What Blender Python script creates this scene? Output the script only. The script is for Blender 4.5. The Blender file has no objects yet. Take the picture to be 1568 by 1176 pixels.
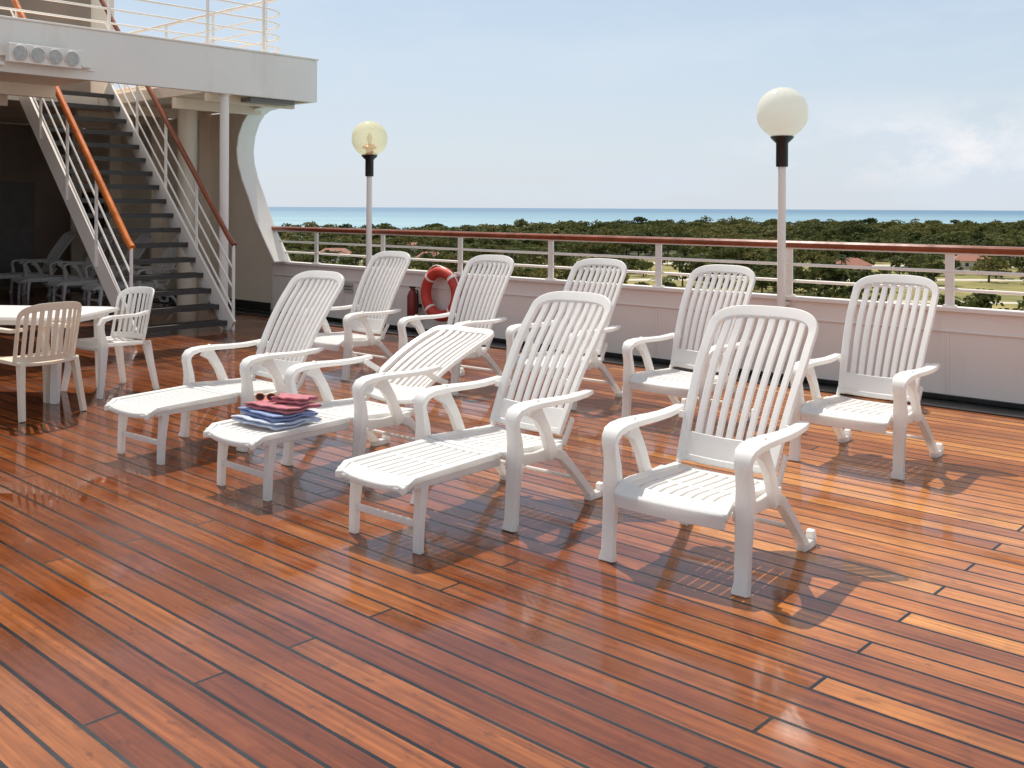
import bpy, bmesh, math, random
from mathutils import Vector, Matrix
random.seed(7)
scene = bpy.context.scene
R = math.radians
CD, SD = 0.737, 0.676          # ship frame: local x = -s (aft->fwd), local y = t (towards the rail)
THETA = math.atan2(-SD, CD)

def S(s, t, z=0.0):
    return Vector((-CD*s + SD*t, SD*s + CD*t, z))

# ------------------------------------------------------------------ mesh builder
class MB:
    def __init__(self):
        self.v=[]; self.f=[]; self.m=[]
    def add(self, vs, fs, mat=0):
        o=len(self.v)
        self.v.extend([tuple(p) for p in vs])
        for f in fs:
            self.f.append(tuple(i+o for i in f)); self.m.append(mat)
    def box(self,x0,x1,y0,y1,z0,z1,mat=0):
        vs=[(x0,y0,z0),(x1,y0,z0),(x1,y1,z0),(x0,y1,z0),(x0,y0,z1),(x1,y0,z1),(x1,y1,z1),(x0,y1,z1)]
        self.add(vs,[(0,3,2,1),(4,5,6,7),(0,1,5,4),(1,2,6,5),(2,3,7,6),(3,0,4,7)],mat)
    def sbox(self,s0,s1,t0,t1,z0,z1,mat=0):
        self.box(-s1,-s0,t0,t1,z0,z1,mat)
    def ribbon(self,pts,w,th,mp,mat=0,closed=False):
        n=len(pts); vs=[]
        for i,(a,b) in enumerate(pts):
            if closed:
                p=pts[i-1]; q=pts[(i+1)%n]
            else:
                p=pts[max(i-1,0)]; q=pts[min(i+1,n-1)]
            dx,dy=q[0]-p[0],q[1]-p[1]; L=math.hypot(dx,dy) or 1
            nx,ny=-dy/L,dx/L
            ww=(w[i] if isinstance(w,(list,tuple)) else w)/2
            tt=(th[i] if isinstance(th,(list,tuple)) else th)/2
            for sa,sb in ((1,-1),(1,1),(-1,1),(-1,-1)):
                vs.append(mp(a+nx*ww*sa,b+ny*ww*sa,tt*sb))
        fs=[]
        for i in range(n if closed else n-1):
            j=(i+1)%n
            for k in range(4):
                l=(k+1)%4
                fs.append((i*4+k,i*4+l,j*4+l,j*4+k))
        if not closed:
            fs.append((3,2,1,0)); e=(n-1)*4; fs.append((e,e+1,e+2,e+3))
        self.add(vs,fs,mat)
    def tube(self,pts,r,n=8,mat=0):
        pts=[Vector(p) for p in pts]; m=len(pts); vs=[]
        up=None
        for i,p in enumerate(pts):
            d=(pts[min(i+1,m-1)]-pts[max(i-1,0)]).normalized()
            if up is None:
                up=Vector((0,0,1)) if abs(d.z)<0.9 else Vector((1,0,0))
            a=(up-d*up.dot(d)).normalized(); up=a
            b=d.cross(a)
            rr=r[i] if isinstance(r,(list,tuple)) else r
            for k in range(n):
                an=2*math.pi*k/n
                vs.append(p+a*math.cos(an)*rr+b*math.sin(an)*rr)
        fs=[]
        for i in range(m-1):
            for k in range(n):
                l=(k+1)%n
                fs.append((i*n+k,i*n+l,(i+1)*n+l,(i+1)*n+k))
        fs.append(tuple(range(n-1,-1,-1))); fs.append(tuple((m-1)*n+k for k in range(n)))
        self.add(vs,fs,mat)
    def lathe(self,prof,c,n=24,mat=0):
        vs=[];fs=[]
        for (r,z) in prof:
            for k in range(n):
                a=2*math.pi*k/n
                vs.append((c[0]+r*math.cos(a),c[1]+r*math.sin(a),c[2]+z))
        m=len(prof)
        for i in range(m-1):
            for k in range(n):
                l=(k+1)%n
                fs.append((i*n+k,i*n+l,(i+1)*n+l,(i+1)*n+k))
        fs.append(tuple(range(n-1,-1,-1))); fs.append(tuple((m-1)*n+k for k in range(n)))
        self.add(vs,fs,mat)
    def prism(self,poly,mp,h0,h1,mat=0):
        n=len(poly)
        vs=[mp(a,b,h0) for a,b in poly]+[mp(a,b,h1) for a,b in poly]
        fs=[tuple(range(n-1,-1,-1)),tuple(range(n,2*n))]
        for i in range(n):
            j=(i+1)%n; fs.append((i,j,n+j,n+i))
        self.add(vs,fs,mat)
    def mesh(self,name,mats,smooth=True,recalc=True,angle=38):
        me=bpy.data.meshes.new(name)
        me.from_pydata(self.v,[],self.f)
        for mt in mats: me.materials.append(mt)
        me.polygons.foreach_set('material_index',self.m)
        if recalc:
            bm=bmesh.new(); bm.from_mesh(me)
            bmesh.ops.recalc_face_normals(bm,faces=bm.faces)
            bm.to_mesh(me); bm.free()
        if smooth:
            me.polygons.foreach_set('use_smooth',[True]*len(me.polygons))
            me.set_sharp_from_angle(angle=R(angle))
        me.update()
        return me
    def obj(self,name,mats,ship=False,bevel=0,**k):
        return mkobj(name,self.mesh(name,mats,**k),ship,bevel)

def mkobj(name,me,ship=False,bevel=0,loc=None,rot=None):
    o=bpy.data.objects.new(name,me)
    scene.collection.objects.link(o)
    if ship: o.rotation_euler=(0,0,THETA)
    if loc is not None: o.location=loc
    if rot is not None: o.rotation_euler=(0,0,rot)
    if bevel:
        b=o.modifiers.new('bevel','BEVEL'); b.width=bevel; b.segments=2
        b.limit_method='ANGLE'; b.angle_limit=R(40); b.harden_normals=False
    return o

# ------------------------------------------------------------------ materials
def newmat(name):
    m=bpy.data.materials.new(name); m.use_nodes=True
    nt=m.node_tree
    return m,nt,nt.nodes['Principled BSDF']
def N(nt,t,**k):
    n=nt.nodes.new(t)
    for a,b in k.items(): setattr(n,a,b)
    return n
def math_(nt,op,a,b=None,c=None,clamp=False):
    n=nt.nodes.new('ShaderNodeMath'); n.operation=op; n.use_clamp=clamp
    for i,x in enumerate((a,b,c)):
        if x is None: continue
        if isinstance(x,(int,float)): n.inputs[i].default_value=x
        else: nt.links.new(x,n.inputs[i])
    return n.outputs[0]
def mixc(nt,f,a,b,mode='MIX'):
    n=nt.nodes.new('ShaderNodeMix'); n.data_type='RGBA'; n.blend_type=mode
    for s,x in ((n.inputs[0],f),(n.inputs[6],a),(n.inputs[7],b)):
        if isinstance(x,(int,float)): s.default_value=x
        elif isinstance(x,tuple): s.default_value=x if len(x)==4 else x+(1,)
        else: nt.links.new(x,s)
    return n.outputs[2]
def noise(nt,vec,scale,detail=4,rough=0.55):
    n=nt.nodes.new('ShaderNodeTexNoise'); n.inputs['Scale'].default_value=scale
    n.inputs['Detail'].default_value=detail; n.inputs['Roughness'].default_value=rough
    if vec is not None: nt.links.new(vec,n.inputs['Vector'])
    return n.outputs['Fac']
def ramp(nt,fac,stops):
    n=nt.nodes.new('ShaderNodeValToRGB'); cr=n.color_ramp
    while len(cr.elements)<len(stops): cr.elements.new(0.5)
    for e,(p,c) in zip(cr.elements,stops):
        e.position=p; e.color=tuple(c)+(1,) if len(c)==3 else c
    nt.links.new(fac,n.inputs[0]); return n.outputs[0]
def maprange(nt,x,a,b,c,d):
    n=nt.nodes.new('ShaderNodeMapRange')
    nt.links.new(x,n.inputs[0])
    for i,q in enumerate((a,b,c,d)): n.inputs[i+1].default_value=q
    return n.outputs[0]
def vscale(nt,vec,s):
    n=nt.nodes.new('ShaderNodeVectorMath'); n.operation='MULTIPLY'
    nt.links.new(vec,n.inputs[0]); n.inputs[1].default_value=s; return n.outputs[0]
def bump(nt,bs,h,strength,dist=0.01):
    n=nt.nodes.new('ShaderNodeBump'); n.inputs['Strength'].default_value=strength
    n.inputs['Distance'].default_value=dist
    nt.links.new(h,n.inputs['Height']); nt.links.new(n.outputs[0],bs.inputs['Normal'])

def simple(name,col,rough=0.5,var=0.08,scale=3,metal=0,dirt=None,bmp=0):
    m,nt,bs=newmat(name)
    tc=N(nt,'ShaderNodeTexCoord')
    f=noise(nt,tc.outputs['Object'],scale,5)
    lo=tuple(max(0,c*(1-var)) for c in col); hi=tuple(min(1,c*(1+var)) for c in col)
    c=ramp(nt,f,[(0.3,lo),(0.7,hi)])
    if dirt:
        f2=noise(nt,vscale(nt,tc.outputs['Object'],(1,1,0.25)),scale*2.3,6,0.65)
        c=mixc(nt,maprange(nt,f2,0.56,0.78,0,0.55),c,dirt)
    nt.links.new(c,bs.inputs['Base Color'])
    nt.links.new(maprange(nt,f,0.3,0.7,rough*0.8,min(1,rough*1.2)),bs.inputs['Roughness'])
    bs.inputs['Metallic'].default_value=metal
    if bmp: bump(nt,bs,noise(nt,tc.outputs['Object'],scale*8,4),bmp,0.01)
    return m

def plastic(name,col,tr=0.38,tcol=(0.97,0.95,0.90,1)):
    m,nt,bs=newmat(name)
    tc=N(nt,'ShaderNodeTexCoord')
    f=noise(nt,tc.outputs['Object'],7,5)
    c=ramp(nt,f,[(0.3,tuple(x*0.96 for x in col)),(0.65,col)])
    nt.links.new(c,bs.inputs['Base Color'])
    bs.inputs['Roughness'].default_value=0.36
    tl=N(nt,'ShaderNodeBsdfTranslucent'); tl.inputs[0].default_value=tcol
    mx=N(nt,'ShaderNodeMixShader'); mx.inputs[0].default_value=tr
    out=nt.nodes['Material Output']
    nt.links.new(bs.outputs[0],mx.inputs[1]); nt.links.new(tl.outputs[0],mx.inputs[2])
    nt.links.new(mx.outputs[0],out.inputs[0])
    return m

M_white=plastic('white_resin',(0.94,0.935,0.92))
M_white2=plastic('shaded_white_resin',(0.88,0.77,0.62),0.10,(0.95,0.88,0.76,1))  # white resin copy with shade painted in as a beige tone
M_paint=simple('white_ship_paint',(0.92,0.85,0.77),0.42,0.03,1.3,dirt=(0.76,0.65,0.54),bmp=0.04)
M_bul=simple('bulwark_paint',(0.91,0.82,0.75),0.38,0.04,1.0,dirt=(0.74,0.62,0.53),bmp=0.05)
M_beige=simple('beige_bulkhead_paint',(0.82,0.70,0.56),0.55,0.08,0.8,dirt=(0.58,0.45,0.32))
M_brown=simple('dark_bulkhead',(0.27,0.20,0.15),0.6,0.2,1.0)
M_black=simple('black_enamel',(0.012,0.012,0.013),0.35,0.2,8)
M_gutter=simple('waterway_paint',(0.014,0.015,0.014),0.35,0.3,5)
M_tread=simple('stair_tread_metal',(0.016,0.014,0.012),0.5,0.3,9)
M_nose=simple('stair_nosing',(0.05,0.045,0.04),0.45,0.2,9)
M_rail=simple('varnished_handrail',(0.26,0.07,0.03),0.2,0.25,6)
M_railor=simple('sunlit_orange_varnished_handrail',(0.66,0.17,0.03),0.3,0.2,6)  # sunlit copy of the varnish: sunlight put into the orange tone
M_ring=simple('lifebuoy_orange',(0.58,0.055,0.035),0.5,0.12,8)
M_red=simple('dark_red_enamel',(0.20,0.02,0.015),0.4,0.2,8)
M_lens=simple('lamp_lens',(0.50,0.48,0.44),0.15,0.2,20)
M_grey=simple('grey_fixture',(0.16,0.15,0.14),0.5,0.15,6)

# deck
def deck_mat():
    m,nt,bs=newmat('wet_teak_planking')
    tc=N(nt,'ShaderNodeTexCoord'); sp=N(nt,'ShaderNodeSeparateXYZ')
    nt.links.new(tc.outputs['Object'],sp.inputs[0])
    x=sp.outputs[0]; y=sp.outputs[1]
    wob=noise(nt,vscale(nt,tc.outputs['Object'],(0.6,0.6,0)),1.0,2)
    y2=math_(nt,'ADD',y,math_(nt,'MULTIPLY',math_(nt,'SUBTRACT',wob,0.5),0.012))
    p=math_(nt,'DIVIDE',math_(nt,'SUBTRACT',y2,2.992),0.1295)
    k=math_(nt,'FLOOR',p); f=math_(nt,'FRACT',p)
    mm=math_(nt,'FLOORED_MODULO',k,3.0)
    s=math_(nt,'MULTIPLY',x,-1.0)
    q=math_(nt,'DIVIDE',math_(nt,'SUBTRACT',math_(nt,'SUBTRACT',s,3.15),math_(nt,'MULTIPLY',mm,1.573)),4.72)
    fq=math_(nt,'FRACT',q); kq=math_(nt,'FLOOR',q)
    # slightly ragged caulk lines
    rag=math_(nt,'MULTIPLY',math_(nt,'SUBTRACT',noise(nt,tc.outputs['Object'],45,3,0.6),0.5),0.03)
    seam=math_(nt,'GREATER_THAN',math_(nt,'ADD',math_(nt,'ABSOLUTE',math_(nt,'SUBTRACT',f,0.5)),rag),0.438)
    joint=math_(nt,'LESS_THAN',fq,0.0030)
    gap=math_(nt,'MAXIMUM',seam,joint)
    cb=N(nt,'ShaderNodeCombineXYZ'); nt.links.new(k,cb.inputs[0]); nt.links.new(kq,cb.inputs[1])
    wn=N(nt,'ShaderNodeTexWhiteNoise'); nt.links.new(cb.outputs[0],wn.inputs['Vector'])
    base=ramp(nt,wn.outputs['Value'],[(0.0,(0.135,0.034,0.011)),(0.35,(0.190,0.050,0.014)),(0.75,(0.235,0.068,0.018)),(1.0,(0.290,0.098,0.027))])
    ad=N(nt,'ShaderNodeVectorMath'); ad.operation='ADD'
    nt.links.new(vscale(nt,tc.outputs['Object'],(1.6,42,1)),ad.inputs[0])
    nt.links.new(vscale(nt,wn.outputs['Color'],(37,53,11)),ad.inputs[1])
    g=noise(nt,ad.outputs[0],1.0,6,0.62)
    col=mixc(nt,1.0,base,ramp(nt,g,[(0.25,(0.45,0.41,0.36)),(0.52,(1,1,1)),(0.8,(1.6,1.7,1.65))]),'MULTIPLY')
    st=noise(nt,vscale(nt,tc.outputs['Object'],(1,1.7,1)),1.7,6,0.65)
    col=mixc(nt,maprange(nt,st,0.50,0.70,0,0.55),col,(0.085,0.019,0.008))
    bl=noise(nt,vscale(nt,tc.outputs['Object'],(1,2.2,1)),9.0,4,0.65)
    col=mixc(nt,maprange(nt,bl,0.57,0.72,0,0.55),col,(0.05,0.016,0.008))
    # random patches, plus glare painted into the colour: paler orange towards the right
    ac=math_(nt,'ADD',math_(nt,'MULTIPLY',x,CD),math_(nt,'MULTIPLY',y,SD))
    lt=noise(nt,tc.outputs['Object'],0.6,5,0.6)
    glare_tone=math_(nt,'ADD',lt,maprange(nt,ac,-2.0,3.6,-0.22,0.26))
    glare_tone=maprange(nt,glare_tone,0.42,0.70,0,1.0)
    col=mixc(nt,glare_tone,col,mixc(nt,1.0,col,(2.0,2.55,2.5),'MULTIPLY'))
    col=mixc(nt,gap,col,(0.003,0.003,0.003))
    nt.links.new(col,bs.inputs['Base Color'])
    wet=noise(nt,vscale(nt,tc.outputs['Object'],(1,1.5,1)),0.9,5,0.6)
    r=maprange(nt,wet,0.42,0.64,0.025,0.25)
    r=math_(nt,'ADD',r,math_(nt,'MULTIPLY',glare_tone,0.05))
    r=math_(nt,'ADD',r,math_(nt,'MULTIPLY',gap,0.15))
    nt.links.new(r,bs.inputs['Roughness'])
    bs.inputs['IOR'].default_value=1.46
    cup=math_(nt,'MULTIPLY',math_(nt,'POWER',math_(nt,'ABSOLUTE',math_(nt,'SUBTRACT',f,0.5)),2.0),-0.30)
    h=math_(nt,'ADD',math_(nt,'MULTIPLY',g,0.05),cup)
    h=math_(nt,'ADD',h,math_(nt,'MULTIPLY',noise(nt,tc.outputs['Object'],7,3),0.26))
    h=math_(nt,'SUBTRACT',h,math_(nt,'MULTIPLY',gap,0.5))
    bump(nt,bs,h,0.22,0.006)
    return m
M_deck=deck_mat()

# ------------------------------------------------------------------ deck + bulwark
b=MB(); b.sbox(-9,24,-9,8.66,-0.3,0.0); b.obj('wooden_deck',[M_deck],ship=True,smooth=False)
b=MB(); b.sbox(-9,24,8.662,9.09,-0.3,-0.012,0); b.sbox(-9,24,8.60,8.66,-0.01,0.012,1)
b.obj('waterway_gutter',[M_gutter,M_gutter],ship=True,smooth=False)
b=MB(); b.sbox(-9,24,-9,9.20,-22,-0.31,0); b.obj('ship_hull',[M_paint],ship=True,smooth=False)

posts=[3.15+1.53*i for i in range(-7,7)]
b=MB()
b.sbox(-9,13.4,9.09,9.17,-0.3,0.76)
b.sbox(-9,13.4,9.05,9.21,0.762,0.80)           # cap
b.sbox(-9,13.4,9.075,9.088,0.58,0.60)
for sp_ in posts:
    b.sbox(sp_-0.012,sp_+0.012,9.078,9.088,0.0,0.57)
b.sbox(-9,13.4,9.06,9.089,-0.01,0.035,1)
b.obj('bulwark_wall',[M_bul,M_gutter],ship=True,bevel=0.006)
b=MB()
for sp_ in posts:
    b.sbox(sp_-0.038,sp_+0.038,9.115,9.135,0.801,1.27)
    b.sbox(sp_-0.05,sp_+0.05,9.08,9.17,0.801,0.815)
for z in (0.95,1.11):
    b.tube([(9,9.125,z),(-13.35,9.125,z)],0.015,8)
b.sbox(-9,13.35,9.10,9.15,1.262,1.275)
sec=[(-0.055,-0.018),(-0.045,-0.032),(0.045,-0.032),(0.055,-0.018),(0.055,0.012),(0.035,0.03),(-0.035,0.03),(-0.055,0.012)]
vs=[(9,9.125+a,1.31+c) for a,c in sec]+[(-13.55,9.125+a,1.31+c) for a,c in sec]
fs=[tuple(range(8)),tuple(range(15,7,-1))]+[(i,(i+1)%8,8+(i+1)%8,8+i) for i in range(8)]
b.add(vs,fs,1)
b.obj('deck_railing',[M_paint,M_rail],ship=True)

# ------------------------------------------------------------------ globe lamps
def globe_mats():
    m,nt,bs=newmat('opal_globe_glass')
    bs.inputs['Base Color'].default_value=(0.93,0.92,0.86,1); bs.inputs['Roughness'].default_value=0.10
    tl=N(nt,'ShaderNodeBsdfTranslucent'); tl.inputs[0].default_value=(0.99,0.98,0.90,1)
    mx=N(nt,'ShaderNodeMixShader'); mx.inputs[0].default_value=0.55
    nt.links.new(bs.outputs[0],mx.inputs[1]); nt.links.new(tl.outputs[0],mx.inputs[2])
    nt.links.new(mx.outputs[0],nt.nodes['Material Output'].inputs[0])
    m2,nt,bs=newmat('amber_globe_glass')
    bs.inputs['Base Color'].default_value=(0.92,0.88,0.66,1); bs.inputs['Roughness'].default_value=0.08
    tl=N(nt,'ShaderNodeBsdfTranslucent'); tl.inputs[0].default_value=(0.96,0.92,0.68,1)
    tp=N(nt,'ShaderNodeBsdfTransparent'); tp.inputs[0].default_value=(0.98,0.96,0.84,1)
    mx=N(nt,'ShaderNodeMixShader'); mx.inputs[0].default_value=0.5
    mx2=N(nt,'ShaderNodeMixShader'); mx2.inputs[0].default_value=0.5
    nt.links.new(bs.outputs[0],mx.inputs[1]); nt.links.new(tl.outputs[0],mx.inputs[2])
    nt.links.new(mx.outputs[0],mx2.inputs[1]); nt.links.new(tp.outputs[0],mx2.inputs[2])
    nt.links.new(mx2.outputs[0],nt.nodes['Material Output'].inputs[0])
    return m,m2
G1,G2=globe_mats()
def lamp(s,t,zc,glass,clear):
    b=MB()
    b.lathe([(0.042,0.60),(0.040,1.2),(0.038,2.08)],(0,0,0),16,0)
    b.box(-0.05,0.05,0.0,0.10,0.62,0.66,0); b.box(-0.05,0.05,0.0,0.10,0.72,0.75,0)
    z0=zc-0.235
    b.lathe([(0.055,z0-0.29),(0.058,z0-0.28),(0.058,z0-0.06),(0.10,z0-0.02),(0.115,z0+0.0),(0.10,z0+0.012)],(0,0,0),20,1)
    pr=[]
    for i in range(25):
        a=-math.pi/2+math.pi*i/24
        pr.append((max(0.001,0.248*math.cos(a)),zc+0.248*math.sin(a)))
    b.lathe(pr,(0,0,0),36,2)
    if clear:
        b.lathe([(0.05,z0),(0.05,z0+0.08),(0.10,z0+0.10),(0.10,z0+0.12),(0.05,z0+0.16)],(0,0,0),14,3)
        b.lathe([(0.012,z0+0.16),(0.035,z0+0.2),(0.04,z0+0.26),(0.02,z0+0.31),(0.002,z0+0.32)],(0,0,0),12,0)
    me=b.mesh('globe_lamp_post',[M_paint,M_black,glass,M_railor],angle=50)
    mkobj('globe_lamp_post',me,loc=S(s,t,0),rot=THETA)
lamp(4.69,8.99,2.585,G1,False)
lamp(10.94,8.99,2.60,G2,True)

# ------------------------------------------------------------------ chairs
def chair_mesh(name,footrest=False,rec=27):
    b=MB(); ph=R(rec); L=0.88
    mS=lambda sg,xc:(lambda a,c,n:(sg*xc+n,a,c))
    for sg in (-1,1):
        pts=[(-0.025,0),(-0.015,0.05),(-0.006,0.18),(0.006,0.30),(0.018,0.38),(0.016,0.44),(0.004,0.50),(-0.006,0.54),(-0.002,0.572),(0.022,0.598),(0.07,0.611),(0.15,0.616),(0.26,0.613),(0.38,0.607),(0.5,0.605),(0.6,0.61),(0.67,0.618)]
        w=[0.050,0.036,0.033,0.038,0.05,0.044,0.038,0.034,0.034,0.032,0.03,0.028,0.028,0.028,0.028,0.028,0.024]
        th=[0.078,0.064,0.066,0.074,0.080,0.074,0.070,0.074,0.084,0.096,0.106,0.112,0.104,0.088,0.074,0.064,0.05]
        b.ribbon(pts,w,th,mS(sg,0.337))
        b.ribbon([(0.0,0.02),(0.008,0.18),(0.03,0.33)],[0.03,0.034,0.05],0.014,mS(sg,0.337+0.024))   # outer web of the leg
        b.ribbon([(0.15,0.605),(0.205,0.55),(0.26,0.47),(0.31,0.36),(0.33,0.31)],[0.11,0.066,0.058,0.062,0.07],0.040,mS(sg,0.335))
        b.ribbon([(0.0,0.335),(0.2,0.325),(0.44,0.325)],[0.075,0.055,0.075],0.036,mS(sg,0.302))
        b.ribbon([(0.34,0.335),(0.42,0.30),(0.50,0.23),(0.60,0.13),(0.71,0.02)],[0.055,0.052,0.047,0.044,0.044],0.045,mS(sg,0.318))
        b.ribbon([(0.67,0.018),(0.80,0.018)],0.036,0.05,mS(sg,0.318))
        b.ribbon([(0.795,0.0),(0.80,0.04),(0.79,0.075)],[0.045,0.045,0.03],0.04,mS(sg,0.318))
        l=0.27; yb=0.53+l*math.sin(ph); zb=0.37+l*math.cos(ph)
        b.ribbon([(0.58,0.60),((0.60+yb)/2,(0.60+zb)/2-0.01),(yb+0.02,zb)],0.035,0.03,mS(sg,0.285))
        b.ribbon([(yb-0.15*math.sin(ph),zb-0.15*math.cos(ph)),(yb-0.15*math.sin(ph)+0.03-0.12,max(0.31,zb-0.27))],0.03,0.02,mS(sg,0.27))
    b.tube([(-0.31,0.60,0.135),(0.31,0.60,0.135)],0.012,8)
    # seat
    def zs(y):
        z=0.372-0.05*max(0,y)+0.03*max(0,(y-0.4))
        if not footrest and y<0.05: z-=((0.05-y)/0.10)**2*0.045
        return z
    mseat=lambda a,c,n:(a,c,zs(c)+n-0.012*(1-(a/0.27)**2))
    y0=-0.055 if not footrest else 0.0
    ys=[y0+(0.52-y0)*i/9 for i in range(10)]
    for sg in (-1,1):
        b.ribbon([(sg*0.262,y) for y in ys],0.05,0.032,mseat)
    for yy,wd in ((y0+0.028,0.06),(0.20,0.03),(0.50,0.05)):
        b.ribbon([(-0.28+0.56*i/8,yy) for i in range(9)],wd,0.028 if yy!=0.20 else 0.02,mseat)
    if not footrest:
        b.ribbon([(-0.275+0.55*i/8,y0+0.004) for i in range(9)],0.016,0.06,lambda a,c,n:(a,c+0.006*(1-(a/0.27)**2)*-3,zs(c)+n-0.018))
    ns=9
    for i in range(ns):
        xx=-0.215+0.43*i/(ns-1)
        b.ribbon([(xx,y) for y in ys[:]],0.043,0.018,mseat)
    # back
    def mback(a,l,n):
        f=l/L
        a2=a*(0.88+0.12*min(1,f*1.6))
        off=n+0.028*math.sin(math.pi*min(1,f*1.15))+0.03*(a/0.26)**2-0.03*max(0,f-0.75)
        return (a2,0.53+l*math.sin(ph)-off*math.cos(ph),0.37+l*math.cos(ph)+off*math.sin(ph))
    A=0.275; H=0.135; nn=2.7
    pts=[];w=[]
    for i in range(9):
        pts.append((-A,(L-H)*i/9)); w.append(0.045)
    for i in range(25):
        t=math.pi*i/24; c=math.cos(t); s_=math.sin(t)
        u=-A*math.copysign(abs(c)**(2/nn),c); l=(L-H)+H*abs(s_)**(2/nn)
        pts.append((u,l)); w.append(0.045+0.022*s_)
    for i in range(9):
        pts.append((A,(L-H)*(8-i)/9)); w.append(0.045)
    b.ribbon(pts,w,0.028,mback)
    for (ll,wd) in ((0.08,0.14),(0.02,0.03)):
        b.ribbon([(-A+2*A*i/8,ll) for i in range(9)],wd,0.02 if wd>0.1 else 0.03,mback)
    ns=8
    for i in range(ns):
        u=-0.205+0.41*i/(ns-1)
        top=(L-H)+H*(1-(abs(u)/A)**nn)**(1/nn)-0.018
        b.ribbon([(u,0.12+(top-0.12)*j/8) for j in range(9)],0.037,0.018,mback)
    if footrest:
        def zf(y):
            z=0.368+0.02*y
            if y<-0.60: z-=((-0.60-y)/0.09)**2*0.045
            return z
        mf=lambda a,c,n:(a,c,zf(c)+n-0.008*(1-(a/0.25)**2))
        ys=[-0.015-0.665*i/10 for i in range(11)]
        for sg in (-1,1):
            b.ribbon([(sg*(0.238 if i<10 else 0.225),y) for i,y in enumerate(ys)],0.045,0.034,mf)
        for yy,wd in ((-0.04,0.045),(-0.33,0.03),(-0.645,0.075)):
            b.ribbon([(-0.25+0.5*i/8,yy+(0.02*(abs(i-4)/4)**3 if yy<-0.6 else 0)) for i in range(9)],wd,0.030 if yy!=-0.33 else 0.02,mf)
        for i in range(8):
            xx=-0.19+0.38*i/7
            b.ribbon([(xx,y) for y in ys],0.043,0.018,mf)
        for sg in (-1,1):
            b.ribbon([(-0.57,0.0),(-0.565,0.15),(-0.545,0.35)],[0.032,0.036,0.05],[0.05,0.05,0.055],mS(sg,0.232))
            b.ribbon([(-0.62,0.335),(0.0,0.335)],0.045,0.02,mS(sg,0.245))
        b.ribbon([(-0.225,0.135),(0.225,0.135)],0.035,0.02,lambda a,c,n:(a,-0.565+n,c))
    return b.mesh(name,[M_white])
ME_up=chair_mesh('deck_armchair',False,26)
ME_up2=chair_mesh('deck_armchair_low',False,33)
ME_lg=chair_mesh('sun_lounger',True,33)
ME_lgf=chair_mesh('sun_lounger_flat',True,63)
ME_lgu=chair_mesh('sun_lounger_up',True,31)
def put(name,me,cx,cy,bx,by,bev=0.006):
    o=mkobj(name,me,bevel=bev,loc=(cx,cy,0),rot=math.atan2(-bx,by)); return o
put('deck_armchair',ME_up2,0.735,4.53,0.62,0.785)
put('deck_armchair',ME_up,2.13,6.41,0.655,0.755)
put('deck_armchair',ME_up,1.15,7.55,0.66,0.75)
put('deck_armchair',ME_up,0.25,8.48,0.64,0.77)
put('deck_armchair',ME_up,-0.75,9.08,0.64,0.77)
put('deck_armchair',ME_up,-1.82,9.83,0.66,0.75)
put('sun_lounger',ME_lg,-0.245,5.39,0.65,0.76)
LC=put('sun_lounger',ME_lgf,-1.161,6.236,0.66,0.75)
put('sun_lounger',ME_lgu,-2.06,7.02,0.62,0.785)
# stored loungers in the shade
for (s_,t_) in ((15.8,7.95),(17.0,7.9),(18.2,7.8),(19.4,7.6)):
    p=S(s_,t_); put('sun_lounger',ME_lgu,p.x,p.y,0.72,0.69)

# towels on lounger
def terry(name,col):
    m=simple(name,col,0.95,0.12,30); nt=m.node_tree; bs=nt.nodes['Principled BSDF']
    tc=N(nt,'ShaderNodeTexCoord'); bump(nt,bs,noise(nt,tc.outputs['Object'],170,3,0.7),0.9,0.006)
    bs.inputs['Sheen Weight'].default_value=0.3
    return m
T_blue=terry('blue_towel_cloth',(0.28,0.36,0.62)); T_pink=terry('pink_towel_cloth',(0.56,0.16,0.19)); T_white=terry('pale_blue_towel_cloth',(0.60,0.66,0.80))
def towel(name,mat,cx,cy,z0,wx,ly,layers,rot):
    b=MB(); pts=[]; dz=0.018
    for k in range(layers):
        rng=range(9) if k%2==0 else range(8,-1,-1)
        for i in rng:
            yy=-ly/2+ly*i/8
            pts.append((yy+random.uniform(-.003,.003),z0+dz*k+0.005*math.sin(i*1.3+k)+0.0))
        ex=ly/2+0.010 if k%2==0 else -ly/2-0.010
        if k<layers-1: pts.append((ex,z0+dz*(k+0.5)))
    NX=10
    vs=[];fs=[];n=len(pts)
    for j in range(NX+1):
        xx=-wx/2+wx*j/NX
        for i,(a,c) in enumerate(pts):
            vs.append((xx+0.008*math.sin(i*0.9),a+0.007*math.sin(j*1.1+i),c+0.004*math.sin(j*1.7+i*0.6)))
    for j in range(NX):
        for i in range(n-1):
            fs.append((j*n+i,j*n+i+1,(j+1)*n+i+1,(j+1)*n+i))
    b.add(vs,fs)
    me=b.mesh(name,[mat],recalc=False,angle=80)
    bx,by=0.66,0.75; th=math.atan2(-bx,by)
    p=Vector((LC.location.x,LC.location.y,0))+Matrix.Rotation(th,3,'Z')@Vector((cx,cy,0))
    o=mkobj(name,me,loc=p,rot=th+rot)
    so=o.modifiers.new('thick','SOLIDIFY'); so.thickness=0.014; so.offset=0
    sb=o.modifiers.new('sub','SUBSURF'); sb.levels=1; sb.render_levels=1
    return o
towel('bath_towel',T_white,0.0,-0.36,0.386,0.44,0.32,2,0.05)
towel('bath_towel',T_blue,-0.01,-0.34,0.424,0.42,0.28,2,-0.08)
towel('bath_towel',T_pink,0.01,-0.32,0.462,0.38,0.26,2,0.12)
towel('bath_towel',T_pink,0.06,-0.27,0.500,0.22,0.15,2,0.3)
b=MB()
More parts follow.
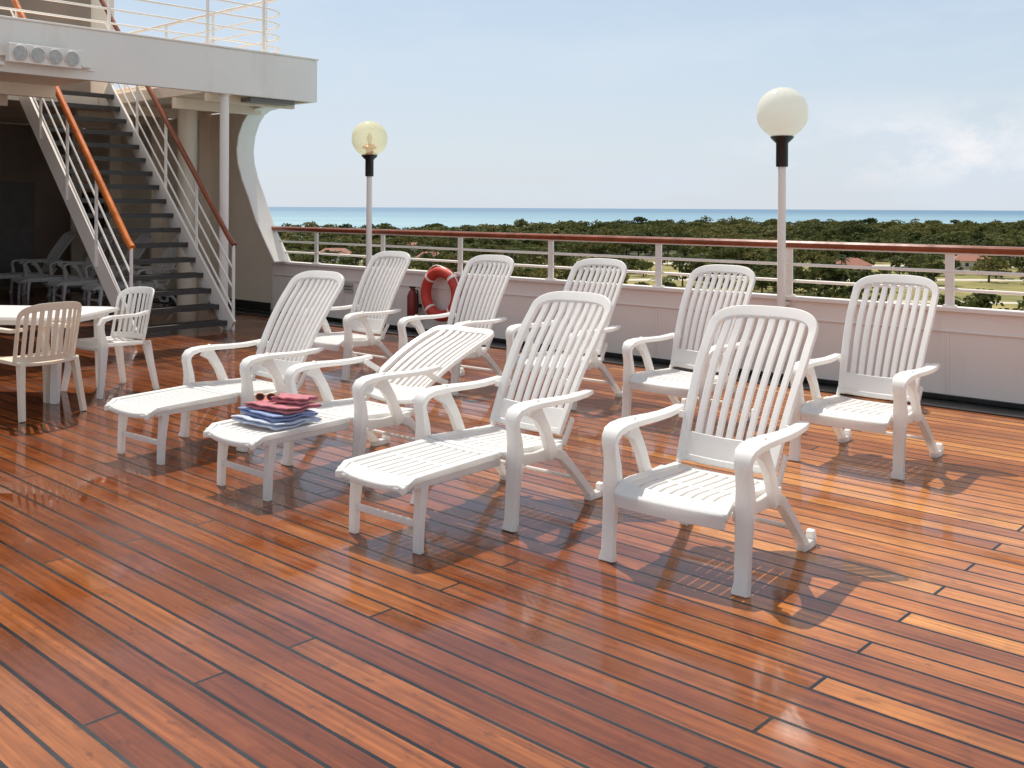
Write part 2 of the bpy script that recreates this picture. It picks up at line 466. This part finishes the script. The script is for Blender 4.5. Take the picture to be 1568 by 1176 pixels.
for sg in (-1,1):
    b.tube([(sg*0.033+0.026*math.cos(a*math.pi/6),0,0.022*math.sin(a*math.pi/6)) for a in range(13)],0.003,6)
    b.lathe([(0.024,0),(0.024,0.002)],(0,0,0),16,1)
    for i in range(len(b.v)-32,len(b.v)):
        x,y,z=b.v[i]; b.v[i]=(x+sg*0.033,z,y)
    b.tube([(sg*0.06,0,0.008),(sg*0.064,0.06,0.006),(sg*0.06,0.12,-0.01)],0.003,6)
b.tube([(-0.01,0,0.006),(0,0,0.01),(0.01,0,0.006)],0.003,6)
bx,by=0.66,0.75; th=math.atan2(-bx,by)
p=Vector((LC.location.x,LC.location.y,0.512))+Matrix.Rotation(th,3,'Z')@Vector((-0.09,-0.36,0))
b.obj('sunglasses',[M_railor,M_gutter]).location=p

# ------------------------------------------------------------------ monobloc chairs & table
def monobloc():
    b=MB()
    mS=lambda sg,xc,k=0.0:(lambda a,c,n:(sg*(xc+k*(0.42-c))+n,a,c))
    ys=[-0.02+0.46*i/8 for i in range(9)]
    zs=lambda a,y:0.43-0.03*y-0.012*(1-(a/0.22)**2)-(0.03*((0.04-y)/0.06)**2 if y<0.04 else 0)
    ms=lambda a,c,n:(a,c,zs(a,c)+n)
    for i in range(7):
        xx=-0.18+0.36*i/6
        b.ribbon([(xx,y) for y in ys],0.052,0.012,ms)
    for sg in (-1,1): b.ribbon([(sg*0.225,y) for y in ys],0.05,0.03,ms)
    for yy in (0.01,0.42): b.ribbon([(-0.24+0.48*i/8,yy) for i in range(9)],0.06,0.026,ms)
    for sg in (-1,1):
        b.ribbon([(-0.05,0),(-0.02,0.2),(0.0,0.42),(-0.01,0.52),(-0.02,0.60),(0.01,0.645),(0.08,0.66),(0.2,0.66),(0.32,0.66),(0.43,0.68)],
                 [0.04,0.05,0.07,0.045,0.04,0.035,0.028,0.026,0.026,0.03],[0.035,0.04,0.05,0.045,0.045,0.055,0.06,0.055,0.045,0.03],mS(sg,0.245,0.08))
        b.ribbon([(0.50,0),(0.46,0.2),(0.42,0.42)],[0.04,0.05,0.07],0.04,mS(sg,0.22,0.08))
    def mb(a,l,n):
        an=a/0.30; r=0.30-n
        wd=1+0.10*l
        return (math.sin(an)*r*wd*0.95, 0.30+0.20*l+ (math.cos(an)*r)*0.62-0.02, 0.42+l)
    A=0.31; L=0.43; H=0.10
    pts=[];w=[]
    for i in range(5): pts.append((-A,(L-H)*i/5)); w.append(0.035)
    for i in range(17):
        t=math.pi*i/16; c=math.cos(t); s_=math.sin(t)
        pts.append((-A*math.copysign(abs(c)**0.75,c),(L-H)+H*abs(s_)**0.75)); w.append(0.035+0.025*s_)
    for i in range(5): pts.append((A,(L-H)*(4-i)/5)); w.append(0.035)
    b.ribbon(pts,w,0.016,mb)
    b.ribbon([(-A+2*A*i/10,0.03) for i in range(11)],0.05,0.012,mb)
    for i in range(9):
        u=-0.24+0.48*i/8
        top=(L-H)+H*(1-(abs(u)/A)**2.6)**(1/2.6)-0.01
        b.ribbon([(u,0.03+(top-0.03)*j/5) for j in range(6)],0.038,0.012,mb)
    return b
meW=monobloc().mesh('plastic_armchair',[M_white]); meShade=monobloc().mesh('plastic_armchair_shaded',[M_white2])  # second copy carries the painted shade tone
def put2(name,me,rx,ry,bx,by,sc=1.0):
    o=mkobj(name,me,bevel=0.004,loc=(rx-0.48*bx,ry-0.48*by,0),rot=math.atan2(-bx,by)); o.scale=(sc,sc,sc)
put2('plastic_armchair',meW,-3.42,9.20,0.60,0.80,1.03)
put2('plastic_armchair',meShade,-3.60,7.90,0.83,-0.55,1.02)
b=MB()
def rrect(hx,hy,r,n=6):
    o=[]
    for cx,cy,a0 in ((hx-r,hy-r,0),(-hx+r,hy-r,90),(-hx+r,-hy+r,180),(hx-r,-hy+r,270)):
        for i in range(n+1):
            a=R(a0+90*i/n); o.append((cx+r*math.cos(a),cy+r*math.sin(a)))
    return o
idm=lambda a,c,n:(a,c,n)
b.prism(rrect(0.80,0.48,0.14),idm,0.70,0.725)
b.prism(rrect(0.76,0.44,0.12),idm,0.655,0.699)
for sx in (-1,1):
    for sy in (-1,1):
        b.ribbon([(sy*0.36,0.66),(sy*0.38,0.3),(sy*0.40,0)],[0.10,0.075,0.06],0.06,lambda a,c,n,sx=sx:(sx*0.66+n,a,c))
o=b.obj('patio_table',[M_white],bevel=0.005); o.location=(-4.42,8.82,0); o.rotation_euler=(0,0,R(-4))

# ------------------------------------------------------------------ life ring & extinguisher
b=MB()
ringp=[(0,0.285*math.cos(2*math.pi*i/40),0.285*math.sin(2*math.pi*i/40)) for i in range(41)]
c=(-9.44,8.95,0.535)
b.tube([(c[0]+p[1],c[1],c[2]+p[2]) for p in ringp],0.072,12,0)
for k in range(4):
    a0=math.pi/4+k*math.pi/2
    pp=[(c[0]+0.285*math.cos(a0+d),c[1],c[2]+0.285*math.sin(a0+d)) for d in (-0.06,-0.02,0.02,0.06)]
    b.tube(pp,0.0755,12,1)
b.tube([(c[0]+0.36*math.cos(2*math.pi*i/32+0.0),c[1]-0.02,c[2]+(0.36+0.02*math.sin(i*math.pi/4))*math.sin(2*math.pi*i/32)) for i in range(33)],0.008,6,1)
b.obj('life_ring',[M_ring,M_bul],ship=True,angle=60)
b=MB(); c=S(9.99,8.95)
b.lathe([(0.06,0.16),(0.07,0.18),(0.07,0.47),(0.05,0.53),(0.03,0.55),(0.03,0.58)],(0,0,0),16,0)
b.box(-0.05,0.05,-0.015,0.015,0.58,0.60,1); b.tube([(0.03,0,0.56),(0.10,0,0.55),(0.11,0,0.4),(0.10,0,0.25)],0.012,6,1)
b.box(-0.04,0.04,0.06,0.135,0.32,0.36,1)
b.obj('fire_extinguisher',[M_red,M_black]).location=c
bpy.data.objects['fire_extinguisher'].rotation_euler=(0,0,THETA)
b=MB(); ss=11.5; b.sbox(ss-0.10,ss+0.10,9.068,9.076,0.42,0.56,0); b.sbox(ss-0.08,ss+0.08,9.064,9.067,0.50,0.52,1); b.sbox(ss-0.08,ss+0.08,9.064,9.067,0.46,0.475,1)
b.obj('notice_sign',[M_lens,M_grey],ship=True,smooth=False)

# ------------------------------------------------------------------ superstructure
b=MB()
SF=12.28
b.sbox(SF,SF+0.08,-4,9.09,3.20,3.82,0)              # fascia
b.sbox(SF+0.082,24,9.01,9.09,3.20,3.82,0)           # outboard fascia
b.sbox(SF-0.02,SF+0.10,-4,9.11,3.822,3.85,0)
b.sbox(SF+0.102,24,8.99,9.11,3.822,3.85,0)
b.sbox(SF+0.082,24,7.52,9.008,3.25,3.42,1)
b.sbox(SF+0.082,24,-4,5.85,3.25,3.42,1)
b.sbox(16.0,24,5.852,7.518,3.25,3.42,1)
b.sbox(SF+0.082,12.5,5.852,7.518,3.25,3.42,1)
for s_ in (13.6,15.2,16.8,18.4):
    b.sbox(s_,s_+0.1,7.53,9.0,3.08,3.248,1); b.sbox(s_,s_+0.1,-3,5.8,3.08,3.248,1)
b.sbox(12.7,12.8,7.53,8.99,3.12,3.248,1)
# deckhouse on the upper deck behind the stair head
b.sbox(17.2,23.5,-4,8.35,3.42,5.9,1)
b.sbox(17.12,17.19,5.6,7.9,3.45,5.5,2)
b.sbox(17.12,17.19,2.0,4.2,4.3,5.3,2)
# outboard wing plate
mp=lambda a,c,n:(-a,9.09+n,c)
curve=[(13.02,0.80),(13.27,1.10),(13.52,1.42),(13.74,1.80),(13.92,2.08),(14.04,2.34),(14.07,2.55),(14.02,2.78),(13.90,2.98),(13.76,3.10),(13.58,3.17),(13.3,3.195)]
poly=[(13.403,-0.28),(13.403,1.22)]+curve[2:]+[(24,3.195),(24,-0.28)]
b.prism(poly,mp,0.0,0.08,1)
b.prism([(13.02,0.801),(13.403,0.801),(13.403,1.22),(13.27,1.10)],mp,0.0,0.08,0)
b.ribbon(curve,0.03,0.30,lambda a,c,n:(-a,9.0+n,c),0)
for s_ in (15.2,16.8,18.4,20.0):
    b.sbox(s_,s_+0.08,8.86,9.088,0,3.24,1)
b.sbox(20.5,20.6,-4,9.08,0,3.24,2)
b.sbox(20.42,20.49,7.4,8.3,0.1,2.1,3)
b.sbox(20.40,20.49,6.0,6.7,1.1,1.9,3)
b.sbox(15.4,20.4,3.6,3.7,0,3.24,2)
b.sbox(15.3,15.4,-4,3.7,0,3.24,1)
for (s_,t_,r) in ((12.42,7.62,0.062),(14.6,8.3,0.15),(12.45,2.2,0.062)):
    x,y=-s_,t_
    b.lathe([(r*1.5,0.0),(r*1.5,0.02),(r,0.03),(r,3.18),(r*1.4,3.2),(r*1.4,3.24)],(x,y,0),18,0 if r<0.1 else 1)
b.sbox(12.36,12.62,8.0,8.75,3.14,3.2,3)
b.obj('ship_superstructure',[M_paint,M_beige,M_brown,M_grey],ship=True,bevel=0.008)

b=MB(); b.sbox(13.45,20.4,9.05,9.085,0.0,0.14,0); b.obj('dark_base_strip',[M_gutter],ship=True,smooth=False)  # dark strip along the foot of the wing plate

b=MB()
b.sbox(18.6,18.9,8.55,8.85,1.2,1.9,0); b.sbox(18.52,18.59,8.6,8.80,1.3,1.8,0)
b.obj('deck_telephone_box',[M_black],ship=True,bevel=0.01)

# upper rail
b=MB()
def uppath(z):
    p=[]
    p.append((-12.5,-4,z)); p.append((-12.5,8.3,z))
    for i in range(1,7):
        a=R(90*i/6); p.append((-12.5-0.5*(1-math.cos(a)),8.3+0.5*math.sin(a),z))
    p.append((-23,8.8,z)); return p
for z in (3.98,4.16,4.34,4.52): b.tube(uppath(z),0.014,8)
b.tube(uppath(4.78),0.028,10)
for t_ in (-3,-1.5,0,1.5,3,4.5,6,7.4,8.3): b.tube([(-12.5,t_,3.42),(-12.5,t_,4.78)],0.022,8)
for s_ in (13.2,14.7,16.2,17.7,19.2,20.7): b.tube([(-s_,8.8,3.42),(-s_,8.8,4.78)],0.022,8)
b.obj('upper_deck_railing',[M_paint],ship=True,angle=60)

# floodlight bank
b=MB()
b.sbox(12.08,12.20,4.62,5.46,3.30,3.52,0)
for k in range(4):
    tc_=4.74+0.2*k
    b.tube([(-12.07,tc_,3.41),(-12.055,tc_,3.41)],[0.085,0.085],20,1)
    b.tube([(-12.079,tc_,3.41),(-12.06,tc_,3.41)],[0.098,0.092],20,0)
b.sbox(12.15,12.28,5.5,5.62,3.33,3.36,0); b.sbox(12.15,12.28,4.5,4.6,3.26,3.30,0)
b.sbox(12.2,12.279,4.55,5.5,3.38,3.44,0)
b.tube([(-12.24,5.45,3.34),(-12.24,5.7,3.31)],0.015,6,0)
b.obj('floodlight_bank',[M_paint,M_lens],ship=True,bevel=0.006)

# stairs
b=MB()
s0,s1=11.9,15.35; T0,T1=6.0,7.37; NS=17; rise=3.45/NS; run=(s1-s0)/NS
for t_ in (T0,T1):
    b.ribbon([(s0-0.08,-0.02+0.05),(s1+0.05,3.50)],0.26,0.035,lambda a,c,n,t_=t_:(-a,t_+n,c),0)
for i in range(NS):
    z=rise*(i+0.6); s_=s0+run*i+0.0
    b.sbox(s_,s_+0.25,T0+0.02,T1-0.02,z-0.035,z,1)
    b.sbox(s_-0.016,s_-0.001,T0+0.02,T1-0.02,z-0.06,z+0.004,2)
for (t_,mt,rr) in ((T0-0.03,3,0.046),(T1+0.03,4,0.036)):
    hr=[(-(s0-0.10),t_,1.13),(-(s0+0.02),t_,1.22),(-(s1+0.4),t_,3.45+0.38+1.16)]
    b.tube(hr,rr,10,mt)
    b.tube([(-(s0-0.08),t_,0),(-(s0-0.08),t_,1.14)],0.022,8,0)
    for k in range(1,5):
        q=k/4.0; ss=s0+(s1-s0)*q; zz=3.45*q
        b.tube([(-ss,t_,zz),(-ss,t_,zz+1.18)],0.022,8,0)
    for off in (0.36,0.62,0.88):
        b.tube([(-(s0-0.08),t_,off-0.08),(-(s1+0.2),t_,3.45+0.2+off)],0.014,6,0)
b.obj('deck_staircase',[M_paint,M_tread,M_nose,M_railor,M_rail],ship=True)

# ------------------------------------------------------------------ land, sea
GZ=-20.0
def sea_mat():
    m,nt,bs=newmat('sea_water')
    tc=N(nt,'ShaderNodeTexCoord'); sp=N(nt,'ShaderNodeSeparateXYZ'); nt.links.new(tc.outputs['Object'],sp.inputs[0])
    f=noise(nt,vscale(nt,tc.outputs['Object'],(0.0006,0.003,1)),1,4)
    d=maprange(nt,sp.outputs[1],700,7000,0,1)
    c=ramp(nt,math_(nt,'ADD',d,math_(nt,'MULTIPLY',math_(nt,'SUBTRACT',f,0.5),0.6)),[(0.0,(0.26,0.39,0.42)),(0.3,(0.17,0.29,0.36)),(0.9,(0.10,0.19,0.28))])
    nt.links.new(c,bs.inputs['Base Color']); bs.inputs['Roughness'].default_value=0.6
    bs.inputs['Specular IOR Level'].default_value=0.2
    return m
b=MB(); b.add([(-60000,-3000,GZ-0.6),(60000,-3000,GZ-0.6),(60000,60000,GZ-0.6),(-60000,60000,GZ-0.6)],[(0,1,2,3)])
b.obj('sea_water',[sea_mat()],smooth=False,recalc=False)
def land_mat():
    m,nt,bs=newmat('coastal_land')
    tc=N(nt,'ShaderNodeTexCoord'); sp=N(nt,'ShaderNodeSeparateXYZ'); nt.links.new(tc.outputs['Object'],sp.inputs[0])
    a=noise(nt,vscale(nt,tc.outputs['Object'],(0.008,0.03,1)),1,6,0.65)
    c=ramp(nt,a,[(0.34,(0.10,0.10,0.022)),(0.46,(0.19,0.17,0.04)),(0.56,(0.28,0.23,0.06)),(0.68,(0.40,0.33,0.16))])
    e=noise(nt,vscale(nt,tc.outputs['Object'],(0.15,0.15,1)),1,4)
    c=mixc(nt,maprange(nt,e,0.4,0.7,0,0.6),c,(0.075,0.08,0.022))
    far=maprange(nt,sp.outputs[1],400,470,0,1)
    c=mixc(nt,far,c,(0.06,0.072,0.025))
    nt.links.new(c,bs.inputs['Base Color']); bs.inputs['Roughness'].default_value=0.9
    return m
coast=[(-1500,120),(-900,300),(-400,520),(-220,620),(-160,655),(-90,720),(-30,800),(30,880),(80,970),(130,1100),(200,1180),(330,1200),(480,1230),(640,1270),(900,1350),(1500,1600),(3000,2300)]
def coastY(x):
    for (x0,y0),(x1,y1) in zip(coast,coast[1:]):
        if x0<=x<=x1: return y0+(y1-y0)*(x-x0)/(x1-x0)
    return 100
b=MB(); vs=[];n=160
for i in range(n+1):
    x=-1500+4500*i/n
    vs.append((x,70+10*math.sin(x*0.01),GZ)); vs.append((x,coastY(x)+8*math.sin(x*0.05)+random.uniform(-5,5),GZ))
b.add(vs,[(2*i,2*i+2,2*i+3,2*i+1) for i in range(n)])
b.obj('ground',[land_mat()],smooth=False,recalc=False)
M_road=simple('pale_road',(0.50,0.46,0.38),0.9,0.12,0.05)
def road(name,pts,w,z=0.02):
    b=MB(); vs=[]
    for i,(x,y) in enumerate(pts):
        p=pts[max(i-1,0)];q=pts[min(i+1,len(pts)-1)]
        d=Vector((q[0]-p[0],q[1]-p[1])).normalized()
        vs.append((x-d.y*w/2,y+d.x*w/2,GZ+z)); vs.append((x+d.y*w/2,y-d.x*w/2,GZ+z))
    b.add(vs,[(2*i,2*i+1,2*i+3,2*i+2) for i in range(len(pts)-1)])
    b.obj(name,[M_road],smooth=False,recalc=False)
RD=[(lambda x:300+12*math.sin(x*0.012),8),(lambda x:236+6*math.sin(x*0.02+1),5),(lambda x:392+10*math.sin(x*0.01+2),12),(lambda x:196+9*math.sin(x*0.015+2),4)]
for i,(fn,wd) in enumerate(RD):
    road('road',[(x,fn(x)) for x in range(-300,500,20)],wd,0.03+0.01*i)

def leaf_mat(name,c0,c1,c2):
    m,nt,bs=newmat(name)
    oi=N(nt,'ShaderNodeObjectInfo'); ge=N(nt,'ShaderNodeNewGeometry')
    f=noise(nt,vscale(nt,ge.outputs['Position'],(0.35,0.35,0.5)),1,2)
    g=noise(nt,vscale(nt,ge.outputs['Position'],(0.012,0.006,0.0)),1,3)
    v=math_(nt,'ADD',math_(nt,'MULTIPLY',oi.outputs['Random'],0.50),math_(nt,'MULTIPLY',f,0.3))
    v=math_(nt,'ADD',v,maprange(nt,g,0.35,0.65,-0.18,0.35))
    c=ramp(nt,v,[(0.1,c0),(0.45,c1),(0.95,c2)])
    nt.links.new(c,bs.inputs['Base Color']); bs.inputs['Roughness'].default_value=0.8
    bs.inputs['Specular IOR Level'].default_value=0.15
    tl=N(nt,'ShaderNodeBsdfTranslucent'); nt.links.new(c,tl.inputs[0])
    mx=N(nt,'ShaderNodeMixShader'); mx.inputs[0].default_value=0.3
    nt.links.new(bs.outputs[0],mx.inputs[1]); nt.links.new(tl.outputs[0],mx.inputs[2])
    nt.links.new(mx.outputs[0],nt.nodes['Material Output'].inputs[0])
    return m
M_leaf=leaf_mat('foliage',(0.040,0.052,0.015),(0.088,0.098,0.027),(0.18,0.155,0.05))
M_frond=leaf_mat('palm_fronds',(0.05,0.07,0.02),(0.09,0.11,0.03),(0.16,0.16,0.055))
M_bark=simple('bark',(0.12,0.09,0.06),0.9,0.2,2)
def tree_mesh(seed):
    rn=random.Random(seed); b=MB()
    b.tube([(0,0,-0.5),(0.1,0,1.5),(0.2,0.1,3.2)],[0.35,0.25,0.16],6,0)
    lumps=[]
    for i in range(rn.randint(6,9)):
        a=rn.uniform(0,6.28); r=rn.uniform(0.4,3.8)
        lumps.append((r*math.cos(a),r*math.sin(a),rn.uniform(2.6,7.0)-0.4*r,rn.uniform(1.1,2.4)))
    for (x,y,z,r) in lumps:
        b.tube([(0.2,0.1,2.6),(x*0.5,y*0.5,z*0.72),(x,y,z)],[0.13,0.08,0.03],4,0)
        for k in range(50):
            d=Vector((rn.gauss(0,1),rn.gauss(0,1),rn.gauss(0,1))).normalized()
            if d.z<-0.4: d.z*=-1
            q=Vector((x,y,z))+Vector((d.x*r,d.y*r,d.z*r*0.75))*rn.uniform(0.65,1.2)
            s=rn.uniform(0.28,0.62)
            nrm=(d+Vector((rn.gauss(0,.6),rn.gauss(0,.6),rn.gauss(0,.6)))).normalized()
            a_=nrm.orthogonal().normalized(); c_=nrm.cross(a_)
            b.add([q+a_*s,q+c_*s*0.8,q-a_*s*0.9,q-c_*s],[(0,1,2,3)],1)
    return b.mesh('broadleaf_tree',[M_bark,M_leaf],smooth=False,recalc=False)
def palm_mesh(seed):
    rn=random.Random(seed); b=MB(); H=rn.uniform(8,11)
    b.tube([(0,0,-0.5),(0.2,0,H*0.5),(0.6,0.1,H)],[0.28,0.2,0.16],7,0)
    for k in range(18):
        a=k*2.4+rn.uniform(-.2,.2); up=rn.uniform(-0.2,1.0); L=rn.uniform(2.6,3.6)
        prev=None
        for j in range(8):
            f=j/7; r=L*f; z=H+up*r*0.9-0.30*r*r*0.55
            p=Vector((0.6+math.cos(a)*r*0.85,0.1+math.sin(a)*r*0.85,z))
            if prev is not None:
                sd=Vector((-math.sin(a),math.cos(a),0)); wd=0.55*math.sin(math.pi*(0.15+0.8*f))
                for sg in (-1,1):
                    b.add([prev,prev+(p-prev)*0.55,p+sd*sg*wd-Vector((0,0,0.35*wd+0.15)),prev+(p-prev)*0.3+sd*sg*wd-Vector((0,0,0.3*wd+0.1))],[(0,1,2,3)],1)
            prev=p
    return b.mesh('palm_tree',[M_bark,M_frond],smooth=False,recalc=False)
TM=[tree_mesh(i+10) for i in range(8)]; PM=[palm_mesh(i+40) for i in range(3)]
belt=bpy.data.objects.new('distant_tree_belt',None); scene.collection.objects.link(belt)
grove=bpy.data.objects.new('distant_palm_grove',None); scene.collection.objects.link(grove)
rn=random.Random(3)
def inst(me,par,nm,x,y,sc,sz):
    o=bpy.data.objects.new(nm,me); scene.collection.objects.link(o); o.parent=par
    o.location=(x,y,GZ); o.rotation_euler=(0,0,rn.uniform(0,6.28)); o.scale=(sc,sc,sz)
y=445.0
while y<1400:
    step=11+ (y-445)*0.016
    x=-0.36*y
    while x<0.64*y:
        xx=x+rn.uniform(-.6,.6)*step; yy=y+rn.uniform(-.6,.6)*step
        big=0.5+0.5*math.sin(xx*0.021+1.0)*math.sin(yy*0.017+xx*0.004)
        if yy<coastY(xx)-12 and not (yy<640 and math.sin(xx*0.03+yy*0.02)*math.sin(yy*0.05+2)>0.72):
            inst(rn.choice(TM),belt,'crown',xx,yy,rn.uniform(1.1,2.0)*(1+ (y-445)*0.0005),rn.uniform(0.55,1.0)+0.55*big+(0.35 if rn.random()<0.08 else 0))
        x+=step*1.05
    y+=step
def clumpf(x,y): return math.sin(x*0.045+1.3)*math.sin(y*0.06+x*0.013)+0.5*math.sin(x*0.11+y*0.05)
for i in range(1800):
    yy=rn.uniform(150,450); xx=rn.uniform(-0.36,0.64)*yy
    if any(abs(yy-fn(xx))<wd*0.5+4 for fn,wd in RD): continue
    left=xx<0.05*yy
    th_=0.55 if not left else 0.15
    if yy>320: th_-=0.42
    if yy>405: th_-=0.5
    if clumpf(xx,yy)+rn.uniform(-.5,.5)<th_: continue
    if rn.random()<(0.28 if left else 0.12):
        inst(rn.choice(PM),grove,'palm',xx,yy,rn.uniform(0.8,1.1),rn.uniform(0.6,1.0))
    else:
        s_=rn.uniform(0.45,1.2); inst(rn.choice(TM),belt,'crown',xx,yy,s_,s_*rn.uniform(0.75,1.1))

# houses
M_roof=simple('terracotta_roof',(0.30,0.12,0.08),0.8,0.2,0.5); M_wall=simple('stucco_wall',(0.62,0.56,0.47),0.9,0.1,0.3); M_win=simple('window_glass',(0.04,0.05,0.06),0.15,0.1,1)
def house(x,y,w,d,h,rot):
    b=MB(); b.box(-w/2,w/2,-d/2,d/2,0,h,0)
    o=0.6
    b.add([(-w/2-o,-d/2-o,h),(w/2+o,-d/2-o,h),(w/2+o,d/2+o,h),(-w/2-o,d/2+o,h),(-w/2+d/3,0,h+2.3),(w/2-d/3,0,h+2.3)],[(0,1,5,4),(1,2,5),(2,3,4,5),(3,0,4),(3,2,1,0)],1)
    k=int(w//2.6)
    for i in range(k):
        cx=-w/2+(i+0.5)*w/k
        if i==k//2: b.box(cx-0.5,cx+0.5,-d/2-0.05,-d/2-0.003,0.05,2.1,2)
        else: b.box(cx-0.6,cx+0.6,-d/2-0.05,-d/2-0.003,1.0,2.3,2)
    ob=b.obj('beach_house',[M_wall,M_roof,M_win],smooth=False); ob.location=(x,y,GZ); ob.rotation_euler=(0,0,rot)
house(112,335,12,8,3.2,0.2); house(-46,455,14,9,3.4,-0.2); house(-70,400,13,8,3,0.3); house(-30,372,10,7,3,0.1); house(170,372,14,8,3,-0.2)

# ------------------------------------------------------------------ world / sun / camera
sun_dir=Vector((-0.25,0.64,1.15)).normalized()
w=bpy.data.worlds.new("World"); scene.world=w; w.use_nodes=True
nt=w.node_tree; bg=nt.nodes['Background']
sky=nt.nodes.new('ShaderNodeTexSky'); sky.sky_type='NISHITA'; sky.sun_disc=False
sky.sun_elevation=math.asin(sun_dir.z); sky.sun_rotation=math.atan2(sun_dir.x,sun_dir.y)
sky.air_density=1.0; sky.dust_density=1.0; sky.ozone_density=1.0; sky.altitude=0
tc=N(nt,'ShaderNodeTexCoord')
sp=N(nt,'ShaderNodeSeparateXYZ'); nt.links.new(tc.outputs['Generated'],sp.inputs[0])
cl=noise(nt,vscale(nt,tc.outputs['Generated'],(1.2,1.2,5.0)),2.2,7,0.6)
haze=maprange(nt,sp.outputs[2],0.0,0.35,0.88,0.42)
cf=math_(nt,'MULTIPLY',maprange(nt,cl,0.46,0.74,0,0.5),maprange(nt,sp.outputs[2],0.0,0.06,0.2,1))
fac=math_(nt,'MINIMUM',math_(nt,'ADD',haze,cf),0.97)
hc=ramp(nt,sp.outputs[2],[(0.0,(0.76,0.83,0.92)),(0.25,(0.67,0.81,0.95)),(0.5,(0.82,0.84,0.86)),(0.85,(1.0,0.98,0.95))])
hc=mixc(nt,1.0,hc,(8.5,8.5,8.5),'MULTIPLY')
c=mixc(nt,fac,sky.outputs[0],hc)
# cumulus puffs low over the sea to starboard
pf=noise(nt,vscale(nt,tc.outputs['Generated'],(7,7,13)),1.6,8,0.62)
m1=math_(nt,'MULTIPLY',maprange(nt,sp.outputs[2],0.015,0.045,0,1),maprange(nt,sp.outputs[2],0.06,0.11,1,0))
m2=maprange(nt,sp.outputs[0],0.18,0.42,0,1)
mk=math_(nt,'MULTIPLY',m1,m2)
pm=math_(nt,'MULTIPLY',maprange(nt,pf,0.44,0.60,0,0.85),mk)
c=mixc(nt,pm,c,(8.6,8.5,8.6))
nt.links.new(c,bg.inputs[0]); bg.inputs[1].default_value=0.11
sl=bpy.data.lights.new('sun','SUN'); sl.energy=5.0; sl.angle=R(0.5); sl.color=(1.0,0.95,0.87)
so=bpy.data.objects.new('sun',sl); scene.collection.objects.link(so)
so.rotation_euler=sun_dir.to_track_quat('Z','Y').to_euler(); so.location=(0,0,30)
cam=bpy.data.cameras.new('camera'); co=bpy.data.objects.new('camera',cam); scene.collection.objects.link(co)
co.location=(0,0,1.65); cam.sensor_width=36; cam.lens=1544/1568*36; cam.shift_y=-270/1568
q=Matrix.Rotation(R(90),4,'X')@Matrix.Rotation(R(0.29),4,'Z')
co.rotation_euler=q.to_euler()
cam.clip_end=100000; cam.clip_start=0.05
scene.camera=co
scene.view_settings.view_transform='Standard'; scene.view_settings.look='None'; scene.view_settings.exposure=0
